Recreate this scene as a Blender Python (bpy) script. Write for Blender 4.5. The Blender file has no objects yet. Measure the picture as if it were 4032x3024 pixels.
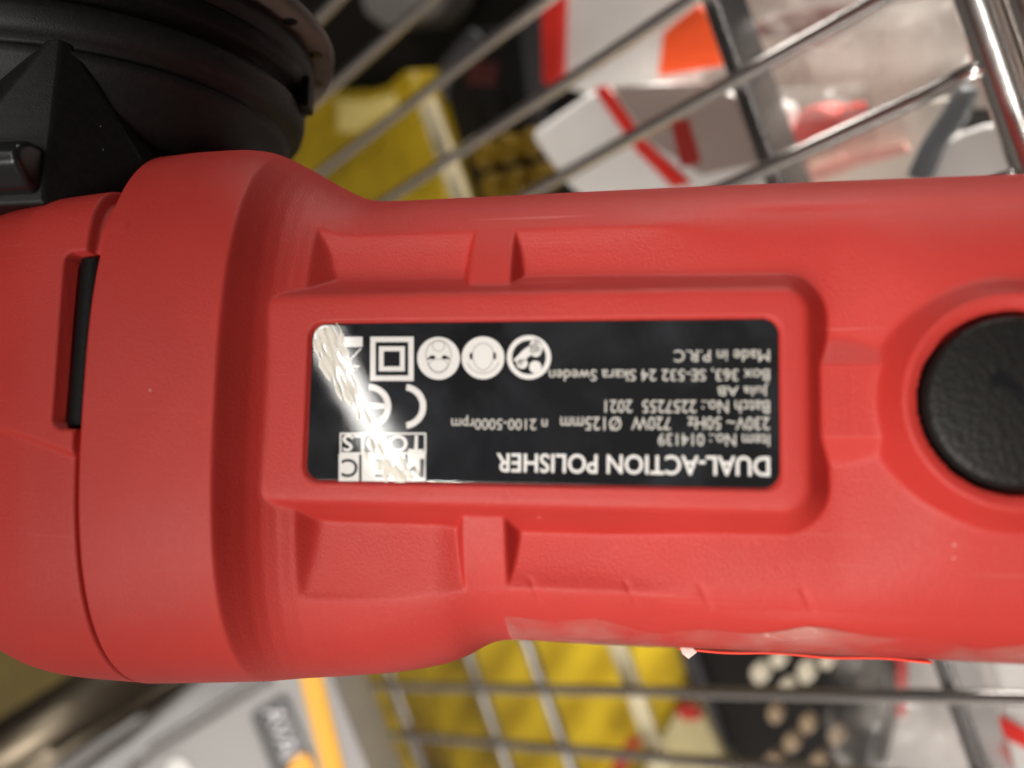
import bpy, bmesh, math, random
import numpy as np
from mathutils import Vector, Matrix, noise as mnoise

random.seed(7)
MM = 0.001
scene = bpy.context.scene
COL = scene.collection

# ------------------------------------------------------------------ camera
F, D = 3939.0, 170.0            # focal length in photo pixels, camera height in mm
cam_data = bpy.data.cameras.new('camera')
cam_data.sensor_width = 36.0
cam_data.lens = 36.0 * F / 4032.0
cam_data.clip_start = 0.01
cam_data.clip_end = 50.0
cam_data.dof.use_dof = True
cam_data.dof.focus_distance = 0.167
cam_data.dof.aperture_fstop = 8.6
cam = bpy.data.objects.new('camera', cam_data)
cam.location = (0, 0, D * MM)
COL.objects.link(cam)
scene.camera = cam

# ------------------------------------------------------------------ world: dim shop interior
world = bpy.data.worlds.new('World')
scene.world = world
world.use_nodes = True
nt = world.node_tree
nt.nodes.clear()
wo = nt.nodes.new('ShaderNodeOutputWorld')
bg = nt.nodes.new('ShaderNodeBackground')
tc = nt.nodes.new('ShaderNodeTexCoord')
nz = nt.nodes.new('ShaderNodeTexNoise')
nz.inputs['Scale'].default_value = 2.6
nz.inputs['Detail'].default_value = 2.0
cr = nt.nodes.new('ShaderNodeValToRGB')
e = cr.color_ramp.elements
e[0].position = 0.36; e[0].color = (0.12, 0.095, 0.085, 1)
e[1].position = 0.66; e[1].color = (1.7, 1.55, 1.42, 1)
m = e.new(0.5); m.color = (0.45, 0.38, 0.34, 1)
mpw = nt.nodes.new('ShaderNodeMapping'); mpw.inputs['Location'].default_value = (2.7, 0, 0)
nt.links.new(tc.outputs['Generated'], mpw.inputs['Vector']); nt.links.new(mpw.outputs['Vector'], nz.inputs['Vector'])
nt.links.new(nz.outputs['Fac'], cr.inputs['Fac'])
sx = nt.nodes.new('ShaderNodeSeparateXYZ'); gm = nt.nodes.new('ShaderNodeMapRange')
gm.inputs['From Min'].default_value = .1; gm.inputs['From Max'].default_value = -.8; gm.inputs['To Min'].default_value = 1.0; gm.inputs['To Max'].default_value = 4.0  # glow towards -Y added to the world to brighten the wire edges
vm = nt.nodes.new('ShaderNodeVectorMath'); vm.operation = 'SCALE'
nt.links.new(tc.outputs['Generated'], sx.inputs['Vector']); nt.links.new(sx.outputs['Y'], gm.inputs['Value'])
nt.links.new(cr.outputs['Color'], vm.inputs[0]); nt.links.new(gm.outputs['Result'], vm.inputs['Scale'])
nt.links.new(vm.outputs['Vector'], bg.inputs['Color'])
bg.inputs['Strength'].default_value = 0.095
nt.links.new(bg.outputs['Background'], wo.inputs['Surface'])

# ------------------------------------------------------------------ lamps (shop ceiling strip and panel, plus added fill lights)
def area(name, loc, target, sx, sy, power, color=(1, .95, .88), roll=None):
    l = bpy.data.lights.new(name, 'AREA')
    l.shape = 'RECTANGLE'; l.size = sx; l.size_y = sy
    l.energy = power; l.color = color
    o = bpy.data.objects.new(name, l)
    o.location = loc
    zax = (Vector(loc) - Vector(target)).normalized()
    xa = Vector(roll) if roll else Vector((1, 0, 0))
    xa = (xa - zax * xa.dot(zax)).normalized()
    ya = zax.cross(xa)
    o.rotation_euler = Matrix((xa, ya, zax)).transposed().to_euler()
    COL.objects.link(o)
    return o
area('ceiling_strip_lamp', (-.822, .315, 1.40), (-.02, 0, 0), 1.3, .042, 6.0, (1, .97, .92), roll=(.55, -.83, 0))
area('ceiling_panel_lamp', (-.62, -.62, 1.10), (0, 0, 0), .6, .4, 10.2, (1, .95, .89), roll=(1, .2, 0))
area('upper_goods_fill', (.12, .62, -.02), (.13, .08, -.17), .30, .22, 1.0, (1, .96, .91), roll=(1, 0, 0)).data.spread = math.radians(40)  # added fill light for the upper goods, no real shelf lamp
area('lower_goods_fill', (.08, -.58, -.06), (.06, -.10, -.20), .34, .16, .62, (1, .96, .91), roll=(1, 0, 0)).data.spread = math.radians(40)  # extra light added from below to lift the lower goods and wires
sl = bpy.data.lights.new('neck_fill_spot', 'SPOT'); sl.energy = 66; sl.color = (1, .94, .87)  # spot added so the neck comes out brighter than the head
sl.spot_size = math.radians(8.0); sl.spot_blend = 1.0; sl.shadow_soft_size = .035
so = bpy.data.objects.new('neck_fill_spot', sl); so.location = (-.55, -.45, 1.15)
so.rotation_euler = (Vector(so.location) - Vector((.040, -.022, .02))).to_track_quat('Z', 'Y').to_euler()
COL.objects.link(so)

scene.view_settings.view_transform = 'Standard'
scene.view_settings.look = 'None'
scene.view_settings.gamma = 1.0
scene.view_settings.exposure = 0.0
scene.view_settings.use_curve_mapping = False
scene.render.engine = 'CYCLES'

# ------------------------------------------------------------------ materials
def mat(name, color, rough=.5, metal=0.0, spec=.5, bump=None, var=None, coat=0.0):
    """bump=(scale,strength,distance)  var=(scale, dark factor) mottled colour"""
    m = bpy.data.materials.new(name); m.use_nodes = True
    t = m.node_tree; b = t.nodes['Principled BSDF']
    b.inputs['Base Color'].default_value = (*color, 1)
    b.inputs['Roughness'].default_value = rough
    b.inputs['Metallic'].default_value = metal
    b.inputs['Specular IOR Level'].default_value = spec
    b.inputs['Coat Weight'].default_value = coat
    c = t.nodes.new('ShaderNodeTexCoord')
    if bump:
        n = t.nodes.new('ShaderNodeTexNoise'); n.inputs['Scale'].default_value = bump[0]; n.inputs['Detail'].default_value = 3
        bn = t.nodes.new('ShaderNodeBump'); bn.inputs['Strength'].default_value = bump[1]; bn.inputs['Distance'].default_value = bump[2]
        t.links.new(c.outputs['Object'], n.inputs['Vector']); t.links.new(n.outputs['Fac'], bn.inputs['Height'])
        t.links.new(bn.outputs['Normal'], b.inputs['Normal'])
    if var:
        n = t.nodes.new('ShaderNodeTexNoise'); n.inputs['Scale'].default_value = var[0]; n.inputs['Detail'].default_value = 4
        r = t.nodes.new('ShaderNodeValToRGB')
        r.color_ramp.elements[0].position = .35; r.color_ramp.elements[1].position = .65
        r.color_ramp.elements[0].color = (*[v * var[1] for v in color], 1)
        r.color_ramp.elements[1].color = (*color, 1)
        t.links.new(c.outputs['Object'], n.inputs['Vector']); t.links.new(n.outputs['Fac'], r.inputs['Fac'])
        t.links.new(r.outputs['Color'], b.inputs['Base Color'])
    return m

M = {}
M['red'] = mat('red_textured_plastic', (.48, .034, .0265), .45, spec=.35, bump=(3900, 1.0, .00012), var=(60, .93))
def red_detail(m):
    t = m.node_tree; b = t.nodes['Principled BSDF']
    c = t.nodes.new('ShaderNodeTexCoord')
    src = b.inputs['Base Color'].links[0].from_socket
    v = t.nodes.new('ShaderNodeTexVoronoi'); v.inputs['Scale'].default_value = 230
    lt = t.nodes.new('ShaderNodeMath'); lt.operation = 'LESS_THAN'; lt.inputs[1].default_value = .036
    sep = t.nodes.new('ShaderNodeSeparateColor')
    gt = t.nodes.new('ShaderNodeMath'); gt.operation = 'GREATER_THAN'; gt.inputs[1].default_value = .92
    mu = t.nodes.new('ShaderNodeMath'); mu.operation = 'MULTIPLY'
    mx = t.nodes.new('ShaderNodeMix'); mx.data_type = 'RGBA'; mx.inputs['B'].default_value = (.70, .36, .33, 1)
    t.links.new(c.outputs['Object'], v.inputs['Vector']); t.links.new(v.outputs['Distance'], lt.inputs[0])
    t.links.new(v.outputs['Color'], sep.inputs['Color']); t.links.new(sep.outputs['Red'], gt.inputs[0])
    t.links.new(lt.outputs[0], mu.inputs[0]); t.links.new(gt.outputs[0], mu.inputs[1])
    t.links.new(mu.outputs[0], mx.inputs['Factor']); t.links.new(src, mx.inputs['A'])
    t.links.new(mx.outputs['Result'], b.inputs['Base Color'])
    mps = t.nodes.new('ShaderNodeMapping'); mps.inputs['Rotation'].default_value = (0, 0, .65); mps.inputs['Scale'].default_value = (26, 1500, 26)
    ns = t.nodes.new('ShaderNodeTexNoise'); ns.inputs['Scale'].default_value = 1; ns.inputs['Detail'].default_value = 1
    rs = t.nodes.new('ShaderNodeMapRange'); rs.inputs['From Min'].default_value = .70; rs.inputs['From Max'].default_value = .76
    nl = t.nodes.new('ShaderNodeTexNoise'); nl.inputs['Scale'].default_value = 34; nl.inputs['Detail'].default_value = 3
    rl = t.nodes.new('ShaderNodeMapRange'); rl.inputs['From Min'].default_value = .52; rl.inputs['From Max'].default_value = .68; rl.inputs['To Max'].default_value = .35
    ms = t.nodes.new('ShaderNodeMath'); ms.operation = 'MULTIPLY'
    mx2 = t.nodes.new('ShaderNodeMix'); mx2.data_type = 'RGBA'; mx2.inputs['B'].default_value = (.66, .24, .20, 1)
    t.links.new(c.outputs['Object'], mps.inputs['Vector']); t.links.new(mps.outputs['Vector'], ns.inputs['Vector']); t.links.new(ns.outputs['Fac'], rs.inputs['Value'])
    t.links.new(c.outputs['Object'], nl.inputs['Vector']); t.links.new(nl.outputs['Fac'], rl.inputs['Value'])
    t.links.new(rs.outputs['Result'], ms.inputs[0]); t.links.new(rl.outputs['Result'], ms.inputs[1])
    t.links.new(ms.outputs[0], mx2.inputs['Factor']); t.links.new(mx.outputs['Result'], mx2.inputs['A']); t.links.new(mx2.outputs['Result'], b.inputs['Base Color'])
    n = t.nodes.new('ShaderNodeTexNoise'); n.inputs['Scale'].default_value = 55; n.inputs['Detail'].default_value = 5
    mp = t.nodes.new('ShaderNodeMapRange'); mp.inputs['From Min'].default_value = .3; mp.inputs['From Max'].default_value = .7
    mp.inputs['To Min'].default_value = .40; mp.inputs['To Max'].default_value = .54
    t.links.new(c.outputs['Object'], n.inputs['Vector']); t.links.new(n.outputs['Fac'], mp.inputs['Value']); t.links.new(mp.outputs['Result'], b.inputs['Roughness'])
    b.inputs['Subsurface Weight'].default_value = .12
    b.inputs['Subsurface Radius'].default_value = (1.0, .12, .08)
    b.inputs['Subsurface Scale'].default_value = .0009
red_detail(M['red'])
def dust(m, scale, size, rate, col):
    t = m.node_tree; b = t.nodes['Principled BSDF']; c = t.nodes.new('ShaderNodeTexCoord')
    src = b.inputs['Base Color'].links[0].from_socket
    v = t.nodes.new('ShaderNodeTexVoronoi'); v.inputs['Scale'].default_value = scale
    lt = t.nodes.new('ShaderNodeMath'); lt.operation = 'LESS_THAN'; lt.inputs[1].default_value = size
    sep = t.nodes.new('ShaderNodeSeparateColor'); gt = t.nodes.new('ShaderNodeMath'); gt.operation = 'GREATER_THAN'; gt.inputs[1].default_value = rate
    mu = t.nodes.new('ShaderNodeMath'); mu.operation = 'MULTIPLY'
    mx = t.nodes.new('ShaderNodeMix'); mx.data_type = 'RGBA'; mx.inputs['B'].default_value = (*col, 1)
    t.links.new(c.outputs['Object'], v.inputs['Vector']); t.links.new(v.outputs['Distance'], lt.inputs[0]); t.links.new(v.outputs['Color'], sep.inputs['Color'])
    t.links.new(sep.outputs['Green'], gt.inputs[0]); t.links.new(lt.outputs[0], mu.inputs[0]); t.links.new(gt.outputs[0], mu.inputs[1])
    t.links.new(mu.outputs[0], mx.inputs['Factor']); t.links.new(src, mx.inputs['A']); t.links.new(mx.outputs['Result'], b.inputs['Base Color'])
M['red_dark'] = mat('red_plastic_inner', (.40, .018, .014), .5)
M['cast'] = mat('black_cast_casing', (.0085, .008, .008), .5, spec=.3, bump=(3300, .4, .00015), var=(900, .6))
dust(M['cast'], 520, .075, .86, (.34, .32, .29))
M['black'] = mat('black_rubber', (.004, .0036, .0036), .5, spec=.15, bump=(1500, .5, .0002))
M['gloss_black'] = mat('black_polished_plastic', (.008, .0085, .0095), .3, bump=(400, .15, .0002))
M['brown'] = mat('brown_backing', (.10, .08, .065), .6, var=(150, .7))
M['grey_metal'] = mat('grey_metal', (.32, .31, .31), .45, metal=.3)
M['ink'] = mat('white_ink', (.72, .70, .68), .07)
M['ink_thin'] = mat('pale_ink', (.54, .52, .48), .07)
M['panel_ink'] = mat('black_ink', (.010, .010, .011), .07)
M['chrome'] = mat('chrome_wire', (.72, .68, .65), .24, metal=1.0, bump=(300, .12, .0005))
M['bar'] = mat('brushed_chrome', (.45, .44, .44), .22, metal=1.0, bump=(300, .1, .0005))
M['glare_bar'] = mat('bar_painted_glare', (.66, .58, .38), .45, metal=.6, bump=(90, .5, .003))  # lamp reflection on one cross bar, put into a creamier colour
M['dull_chrome'] = mat('dull_chrome', (.42, .40, .37), .42, metal=1.0, bump=(160, .5, .002))
M['tube'] = mat('dull_dark_tube', (.20, .165, .12), .38, metal=1.0, bump=(60, .2, .002))
M['grey_ink'] = mat('grey_ink', (.47, .44, .42), .07)
M['glue'] = mat('dried_glue', (.74, .70, .62), .25, coat=.4, bump=(700, .25, .0002))

def nameplate_mat():
    m = mat('gloss_black_nameplate', (.013, .0135, .015), .1, coat=.0)
    t = m.node_tree; b = t.nodes['Principled BSDF']
    c = t.nodes.new('ShaderNodeTexCoord')
    n = t.nodes.new('ShaderNodeTexNoise'); n.inputs['Scale'].default_value = 120; n.inputs['Detail'].default_value = 6; n.inputs['Roughness'].default_value = .65
    mp = t.nodes.new('ShaderNodeMapRange'); mp.inputs['From Min'].default_value = .35; mp.inputs['From Max'].default_value = .7
    mp.inputs['To Min'].default_value = .02; mp.inputs['To Max'].default_value = .07
    t.links.new(c.outputs['Object'], n.inputs['Vector']); t.links.new(n.outputs['Fac'], mp.inputs['Value'])
    t.links.new(mp.outputs['Result'], b.inputs['Roughness'])
    # greasy smears dull the black a little
    n2 = t.nodes.new('ShaderNodeTexNoise'); n2.inputs['Scale'].default_value = 70; n2.inputs['Detail'].default_value = 5; n2.inputs['Distortion'].default_value = .6
    r = t.nodes.new('ShaderNodeValToRGB'); r.color_ramp.elements[0].position = .42; r.color_ramp.elements[1].position = .75
    r.color_ramp.elements[0].color = (.010, .0105, .012, 1); r.color_ramp.elements[1].color = (.028, .031, .036, 1)
    t.links.new(c.outputs['Object'], n2.inputs['Vector']); t.links.new(n2.outputs['Fac'], r.inputs['Fac'])
    t.links.new(r.outputs['Color'], b.inputs['Base Color'])
    return m
M['plate'] = nameplate_mat()

def button_mat():
    m = mat('stippled_black_button', (.0075, .0066, .0062), .5, spec=.25)
    t = m.node_tree; b = t.nodes['Principled BSDF']
    c = t.nodes.new('ShaderNodeTexCoord')
    v = t.nodes.new('ShaderNodeTexVoronoi'); v.inputs['Scale'].default_value = 1300
    bn = t.nodes.new('ShaderNodeBump'); bn.inputs['Strength'].default_value = .6; bn.inputs['Distance'].default_value = .00015
    t.links.new(c.outputs['Object'], v.inputs['Vector']); t.links.new(v.outputs['Distance'], bn.inputs['Height'])
    t.links.new(bn.outputs['Normal'], b.inputs['Normal'])
    return m
M['button'] = button_mat()

def film_mat(name, tint, clear=.6, rough=.12, scale=60, spread=.25, sharp=.15):
    m = bpy.data.materials.new(name); m.use_nodes = True
    t = m.node_tree; b = t.nodes['Principled BSDF']; o = t.nodes['Material Output']
    b.inputs['Base Color'].default_value = (*tint, 1); b.inputs['Roughness'].default_value = rough
    tr = t.nodes.new('ShaderNodeBsdfTransparent'); mx = t.nodes.new('ShaderNodeMixShader')
    c = t.nodes.new('ShaderNodeTexCoord'); n = t.nodes.new('ShaderNodeTexNoise'); n.inputs['Scale'].default_value = scale; n.inputs['Detail'].default_value = 4
    mp = t.nodes.new('ShaderNodeMapRange'); mp.inputs['From Min'].default_value = .5 - sharp; mp.inputs['From Max'].default_value = .5 + sharp
    mp.inputs['To Min'].default_value = max(0, clear - spread); mp.inputs['To Max'].default_value = min(1, clear + spread)
    bn = t.nodes.new('ShaderNodeBump'); bn.inputs['Strength'].default_value = .9; bn.inputs['Distance'].default_value = .002
    t.links.new(c.outputs['Object'], n.inputs['Vector']); t.links.new(n.outputs['Fac'], mp.inputs['Value'])
    t.links.new(n.outputs['Fac'], bn.inputs['Height']); t.links.new(bn.outputs['Normal'], b.inputs['Normal'])
    t.links.new(mp.outputs['Result'], mx.inputs['Fac']); t.links.new(b.outputs['BSDF'], mx.inputs[1]); t.links.new(tr.outputs['BSDF'], mx.inputs[2])
    t.links.new(mx.outputs['Shader'], o.inputs['Surface'])
    return m
M['tape'] = film_mat('clear_tape', (.60, .29, .25), .68, .09, 46, .30, .11)
M['bag'] = film_mat('clear_plastic_film', (.50, .46, .42), .91, .16, 38, .12)

def stripe_mat(name, c1, c2, scale, rot, rough=.4):
    m = mat(name, c1, rough)
    t = m.node_tree; b = t.nodes['Principled BSDF']
    c = t.nodes.new('ShaderNodeTexCoord'); mp = t.nodes.new('ShaderNodeMapping'); mp.inputs['Rotation'].default_value = rot
    w = t.nodes.new('ShaderNodeTexWave'); w.inputs['Scale'].default_value = scale; w.inputs['Distortion'].default_value = 1.0; w.inputs['Detail'].default_value = 2; w.inputs['Detail Scale'].default_value = .6
    r = t.nodes.new('ShaderNodeValToRGB'); r.color_ramp.elements[0].color = (*c2, 1); r.color_ramp.elements[1].color = (*c1, 1)
    t.links.new(c.outputs['Object'], mp.inputs['Vector']); t.links.new(mp.outputs['Vector'], w.inputs['Vector'])
    t.links.new(w.outputs['Fac'], r.inputs['Fac']); t.links.new(r.outputs['Color'], b.inputs['Base Color'])
    return m

# ------------------------------------------------------------------ object helpers
def tag(o, label=None, cat=None, group=None, kind=None):
    if label: o['label'] = label
    if cat: o['category'] = cat
    if group: o['group'] = group
    if kind: o['kind'] = kind
    return o

def empty(name, loc=(0, 0, 0), rot=None):
    o = bpy.data.objects.new(name, None)
    o.empty_display_size = .01
    o.location = loc
    if rot is not None: o.rotation_euler = rot
    COL.objects.link(o)
    return o

def link_mesh(name, me, material, parent=None, smooth=False, origin=None):
    if smooth:
        me.polygons.foreach_set('use_smooth', [True] * len(me.polygons))
    if material: me.materials.append(material)
    o = bpy.data.objects.new(name, me)
    COL.objects.link(o)
    if parent: o.parent = parent
    if origin is not None: o.location = origin
    return o

def mesh_obj(name, verts, faces, material, parent=None, smooth=False, center=False):
    """verts in mm; without a parent the origin moves to the centroid."""
    v = np.asarray(verts, float) * MM
    org = None
    if center:
        org = v.mean(0); v = v - org
    me = bpy.data.meshes.new(name)
    me.from_pydata([tuple(p) for p in v], [], faces)
    me.validate(); me.update()
    return link_mesh(name, me, material, parent, smooth, None if org is None else tuple(org))

def bm_obj(name, bm, material, parent=None, smooth=False, bevel=None, seg=3):
    me = bpy.data.meshes.new(name)
    bmesh.ops.recalc_face_normals(bm, faces=bm.faces)
    bm.to_mesh(me); bm.free()
    o = link_mesh(name, me, material, parent, smooth)
    if bevel: add_bevel(o, bevel, seg)
    return o

def add_bevel(o, w, seg=3):
    b = o.modifiers.new('bevel', 'BEVEL'); b.width = w * MM; b.segments = seg; b.limit_method = 'ANGLE'; b.angle_limit = math.radians(30)
    o.data.polygons.foreach_set('use_smooth', [True] * len(o.data.polygons))
    wn = o.modifiers.new('wn', 'WEIGHTED_NORMAL'); wn.keep_sharp = True

def grid_faces(nu, nv):
    i = np.arange(nu - 1)[:, None]; j = np.arange(nv - 1)[None, :]
    a = (i * nv + j).ravel()
    return np.stack([a, a + nv, a + nv + 1, a + 1], 1)

def grid_obj(name, P, material, parent=None, flip=False):
    """P: (nu,nv,3) mm; fast path for dense surfaces"""
    nu, nv, _ = P.shape
    f = grid_faces(nu, nv)
    if flip: f = f[:, ::-1]
    me = bpy.data.meshes.new(name)
    me.vertices.add(nu * nv); me.vertices.foreach_set('co', (P.reshape(-1, 3) * MM).astype(np.float32).ravel())
    me.loops.add(f.size); me.loops.foreach_set('vertex_index', f.ravel().astype(np.int32))
    me.polygons.add(len(f)); me.polygons.foreach_set('loop_start', np.arange(0, f.size, 4, dtype=np.int32))
    me.update(calc_edges=True); me.validate()
    return link_mesh(name, me, material, parent, True)

def tube_mesh(path, r, seg=14):
    """path: list of mm points, one radius"""
    pts = [Vector(p) for p in path]; verts = []; faces = []
    ref = None
    for i, p in enumerate(pts):
        t = (pts[min(i + 1, len(pts) - 1)] - pts[max(i - 1, 0)]).normalized()
        if ref is None:
            ref = t.orthogonal().normalized()
        u = (ref - t * ref.dot(t)).normalized(); w = t.cross(u); ref = u
        for k in range(seg):
            a = 2 * math.pi * k / seg
            verts.append(tuple(p + (u * math.cos(a) + w * math.sin(a)) * r))
    for i in range(len(pts) - 1):
        for k in range(seg):
            k2 = (k + 1) % seg
            faces.append((i * seg + k, i * seg + k2, (i + 1) * seg + k2, (i + 1) * seg + k))
    faces.append(tuple(range(seg))[::-1]); faces.append(tuple((len(pts) - 1) * seg + k for k in range(seg)))
    return verts, faces

def text_tris(s, shear=0):
    cu = bpy.data.curves.new('t', 'FONT'); cu.body = s; cu.size = 1.0; cu.resolution_u = 4
    o = bpy.data.objects.new('t', cu); COL.objects.link(o)
    bpy.context.view_layer.update()
    dg = bpy.context.evaluated_depsgraph_get(); ev = o.evaluated_get(dg); me = ev.to_mesh()
    v = np.array([tuple(q.co) for q in me.vertices]); f = [tuple(p.vertices) for p in me.polygons]
    ev.to_mesh_clear(); bpy.data.objects.remove(o); bpy.data.curves.remove(cu)
    return v[:, :2], f

# ================================================================== THE WIRE BASKET WALL
d_ = np.array([-3316, -1138, -3939.]); d_ /= np.linalg.norm(d_)      # along the wires, away from the rim
c_ = np.array([.36, -1, 0.]); c_ -= d_ * (c_ @ d_); c_ /= np.linalg.norm(c_)   # along the cross bars
n_ = np.cross(d_, c_); n_ /= np.linalg.norm(n_)
if n_[2] > 0: n_ = -n_                                               # to the far side of the wall
O_ = np.array([989 / F * 270, 844 / F * 270, D - 270.])
def PL(a, b, h=0.0): return O_ + a * d_ + b * c_ + h * n_
def at(px, py, h):
    """point of the plane h mm behind the wire wall"""
    r = np.array([(px - 2016) / F, (1512 - py) / F, -1.]); o = np.array([0, 0, D])
    t = ((O_ + h * n_ - o) @ n_) / (r @ n_)
    return o + t * r

# shelf floor behind everything
fl = mesh_obj('floor', [PL(-130, -700, 230), PL(1400, -700, 230), PL(1400, 800, 230), PL(-130, 800, 230)], [(0, 1, 2, 3)],
              mat('dark_floor', (.05, .043, .038), .7, var=(8, .5)), center=True)
tag(fl, kind='structure')

basket = empty('wire_basket', tuple(PL(-62, 60) * MM))
tag(basket, 'chrome wire basket wall with flat cross bars and thick rim behind the polisher', 'basket')
def bpart(name, verts, faces, m, smooth=True):
    v = np.asarray(verts) - PL(-62, 60)
    return mesh_obj(name, v, faces, m, basket, smooth)
for k in range(-5, 10):
    b = k * 25.2
    path = [PL(a, b) for a in np.linspace(620, -44, 30)]
    # the end bends up and over the rim
    path += [PL(-48, b, -.3), PL(-52, b, -1.2), PL(-55.5, b, -2.6), PL(-59, b, -3.2), PL(-63, b, -2.4)]
    v, f = tube_mesh(path, 2.05)
    bpart('wire', v, f, M['chrome'])
def bar(a, w, depth, b0=-190, b1=300, m='bar'):
    V = [PL(a + sa * w / 2, bb, 2.3 + hh * depth) for sa in (-1, 1) for bb in (b0, b1) for hh in (0, 1)]
    fcs = [(0, 1, 3, 2), (4, 6, 7, 5), (0, 4, 5, 1), (2, 3, 7, 6), (0, 2, 6, 4), (1, 5, 7, 3)]
    o = bpart('cross_bar', V, fcs, M[m], False)
    add_bevel(o, .9, 3)
bar(0, 5.2, 15); bar(122, 8.5, 3, -74, 300, 'glare_bar'); bar(284, 7, 17, 30); bar(420, 7, 17, 30)
for a in (173, 215):
    v, f = tube_mesh([PL(a, bb, 4.3) for bb in np.linspace(30, 300, 12)], 2.6); bpart('cross_wire', v, f, M['dull_chrome'])
v, f = tube_mesh([PL(-64, bb, .5) for bb in np.linspace(-240, 300, 20)], 5.2, 28); bpart('rim', v, f, M['chrome'])
v, f = tube_mesh([PL(-74.5, bb, -1.0) for bb in np.linspace(-240, 300, 20)], 5.0, 28); bpart('rim', v, f, M['chrome'])

# ================================================================== GOODS BEHIND THE WIRES
def slab(name, px, h, thick, m, parent=None, label=None, cat=None, group=None, bevel=1.5):
    """solid block whose front outline lies h mm behind the wire wall"""
    front = [at(x, y, h) for x, y in px]; back = [p + n_ * thick for p in front]
    org = np.array(parent.location) / MM if parent else np.mean(front + back, 0)
    n = len(px); V = np.array(front + back) - org
    faces = [tuple(range(n)), tuple(range(2 * n - 1, n - 1, -1))] + [(i, (i + n), (i + 1) % n + n, (i + 1) % n) for i in range(n)]
    bm = bmesh.new(); vs = [bm.verts.new(tuple(v * MM)) for v in V]
    for fc in faces: bm.faces.new([vs[i] for i in fc])
    bmesh.ops.triangulate(bm, faces=[fc for fc in bm.faces if len(fc.verts) > 4])
    o = bm_obj(name, bm, m, parent)
    if not parent: o.location = tuple(org * MM)
    if bevel: add_bevel(o, bevel, 3)
    if label: tag(o, label, cat, group)
    return o

def sheet(name, q, h, m, amp=6, n=46, seed=0, label=None, cat=None, group=None, scale=.035):
    """crumpled film bag: four corners, wrinkled front and back skins"""
    P = np.zeros((n, n, 3))
    A, B, Cc, Dd = [at(x, y, h) for x, y in q]
    for i in range(n):
        for j in range(n):
            u, w = i / (n - 1), j / (n - 1)
            p = (A * (1 - u) + B * u) * (1 - w) + (Dd * (1 - u) + Cc * u) * w
            rise = 9 * (math.sin(math.pi * u) * math.sin(math.pi * w)) ** .5
            k = mnoise.turbulence(Vector((p[0] * scale + seed * 7, p[1] * scale, p[2] * scale)), 4, True)
            P[i, j] = p - n_ * (rise + amp * (k - .5))
    org = P.reshape(-1, 3).mean(0)
    o = grid_obj(name, P - org, m); o.location = tuple(org * MM)
    s = o.modifiers.new('solid', 'SOLIDIFY'); s.thickness = .0012
    tag(o, label, cat, group)
    return o

mk = mat
yel = mk('yellow_plastic', (.38, .255, .007), .35, var=(25, .6))
yel2 = stripe_mat('yellow_ribbed_plastic', (.66, .46, .02), (.46, .30, .01), 14, (.2, .3, .75))
blk = mk('black_plastic', (.004, .0036, .0036), .6, spec=.2)
blk2 = mk('dark_grey_plastic', (.035, .033, .036), .5, spec=.3)
wht = mk('white_card', (.80, .78, .75), .45, var=(30, .93))
beige = mk('beige_card', (.58, .53, .48), .5, var=(20, .8))
redp = mk('red_print', (.66, .028, .018), .4)
redd = mk('dark_red_print', (.30, .02, .016), .4)
pink = mk('pink_print', (.75, .42, .36), .5)
orange = mk('fluorescent_orange_paper', (.95, .105, .02), .5)
crm = mk('cream_paper', (.34, .29, .15), .5)
dow = mk('pale_wood', (.44, .39, .30), .5)

# --- yellow things, upper left
yc = slab('yellow_case', [(900, 420), (1180, 380), (1330, 360), (1430, 370), (1520, 335), (1590, 270), (1630, 300), (1700, 560), (1800, 900), (1700, 1100), (900, 1100)], 40, 45, yel,
          label='yellow plastic case with a curved upper edge beside the black polishing head', cat='case', bevel=3)
slab('pale_patch', [(1320, 390), (1440, 400), (1540, 370), (1560, 420), (1400, 520), (1330, 520)], 37.5, 2, mk('pale_yellow', (.50, .40, .13), .5), yc, bevel=.5)  # paler yellow patch on the case front
slab('black_bag', [(1100, -120), (2120, -120), (2110, 120), (1900, 160), (1760, 330), (1700, 500), (1560, 420), (1200, 420), (1000, 300)], 90, 30, mk('black_brown_plastic', (.008, .0065, .005), .6, spec=.2),
     label='dull black bag at the top between the yellow case and white package', cat='bag', bevel=4)
slab('white_bottle', [(1385, -130), (1730, -130), (1680, 20), (1630, 80), (1580, 115), (1500, 105), (1430, 50)], 55, 28, mk('milky_plastic', (.17, .16, .15), .3),
     label='small milky white bottle end above the yellow case at the top edge', cat='bottle', bevel=4)
bc = slab('black_case', [(1700, 420), (1740, 250), (1860, 120), (2150, 70), (2170, 330), (2140, 620), (2250, 900), (1930, 900), (1800, 760)], 55, 50, blk,
          label='black case with a grey rounded rim and two rows of yellow knobs', cat='case', bevel=3)
for q in ([(1690, 420), (1735, 245), (1850, 112), (1895, 150), (1775, 275), (1738, 430)], [(1690, 430), (1738, 435), (1830, 740), (1850, 900), (1790, 900), (1780, 740)],
          [(2040, 90), (2120, 80), (2130, 320), (2140, 560), (2085, 560), (2065, 320)]):
    slab('rim', q, 52, 2.5, blk2, bc, bevel=.8)
slab('red_print', [(1840, 240), (1960, 250), (1950, 340), (1840, 330)], 54, .8, mk('very_dark_red', (.04, .004, .004), .5), bc, bevel=.2)
def knob(px, py, rx, ry, h, m, parent, name, ang=0.3, thick=8):
    pts = []
    for k in range(16):
        t = 2 * math.pi * k / 16
        x, y = rx * math.cos(t), ry * math.sin(t)
        pts.append((px + x * math.cos(ang) - y * math.sin(ang), py + x * math.sin(ang) + y * math.cos(ang)))
    return slab(name, pts, h, thick, m, parent, bevel=1.2)
yk = mk('yellow_knob', (.13, .075, .002), .4)
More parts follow.
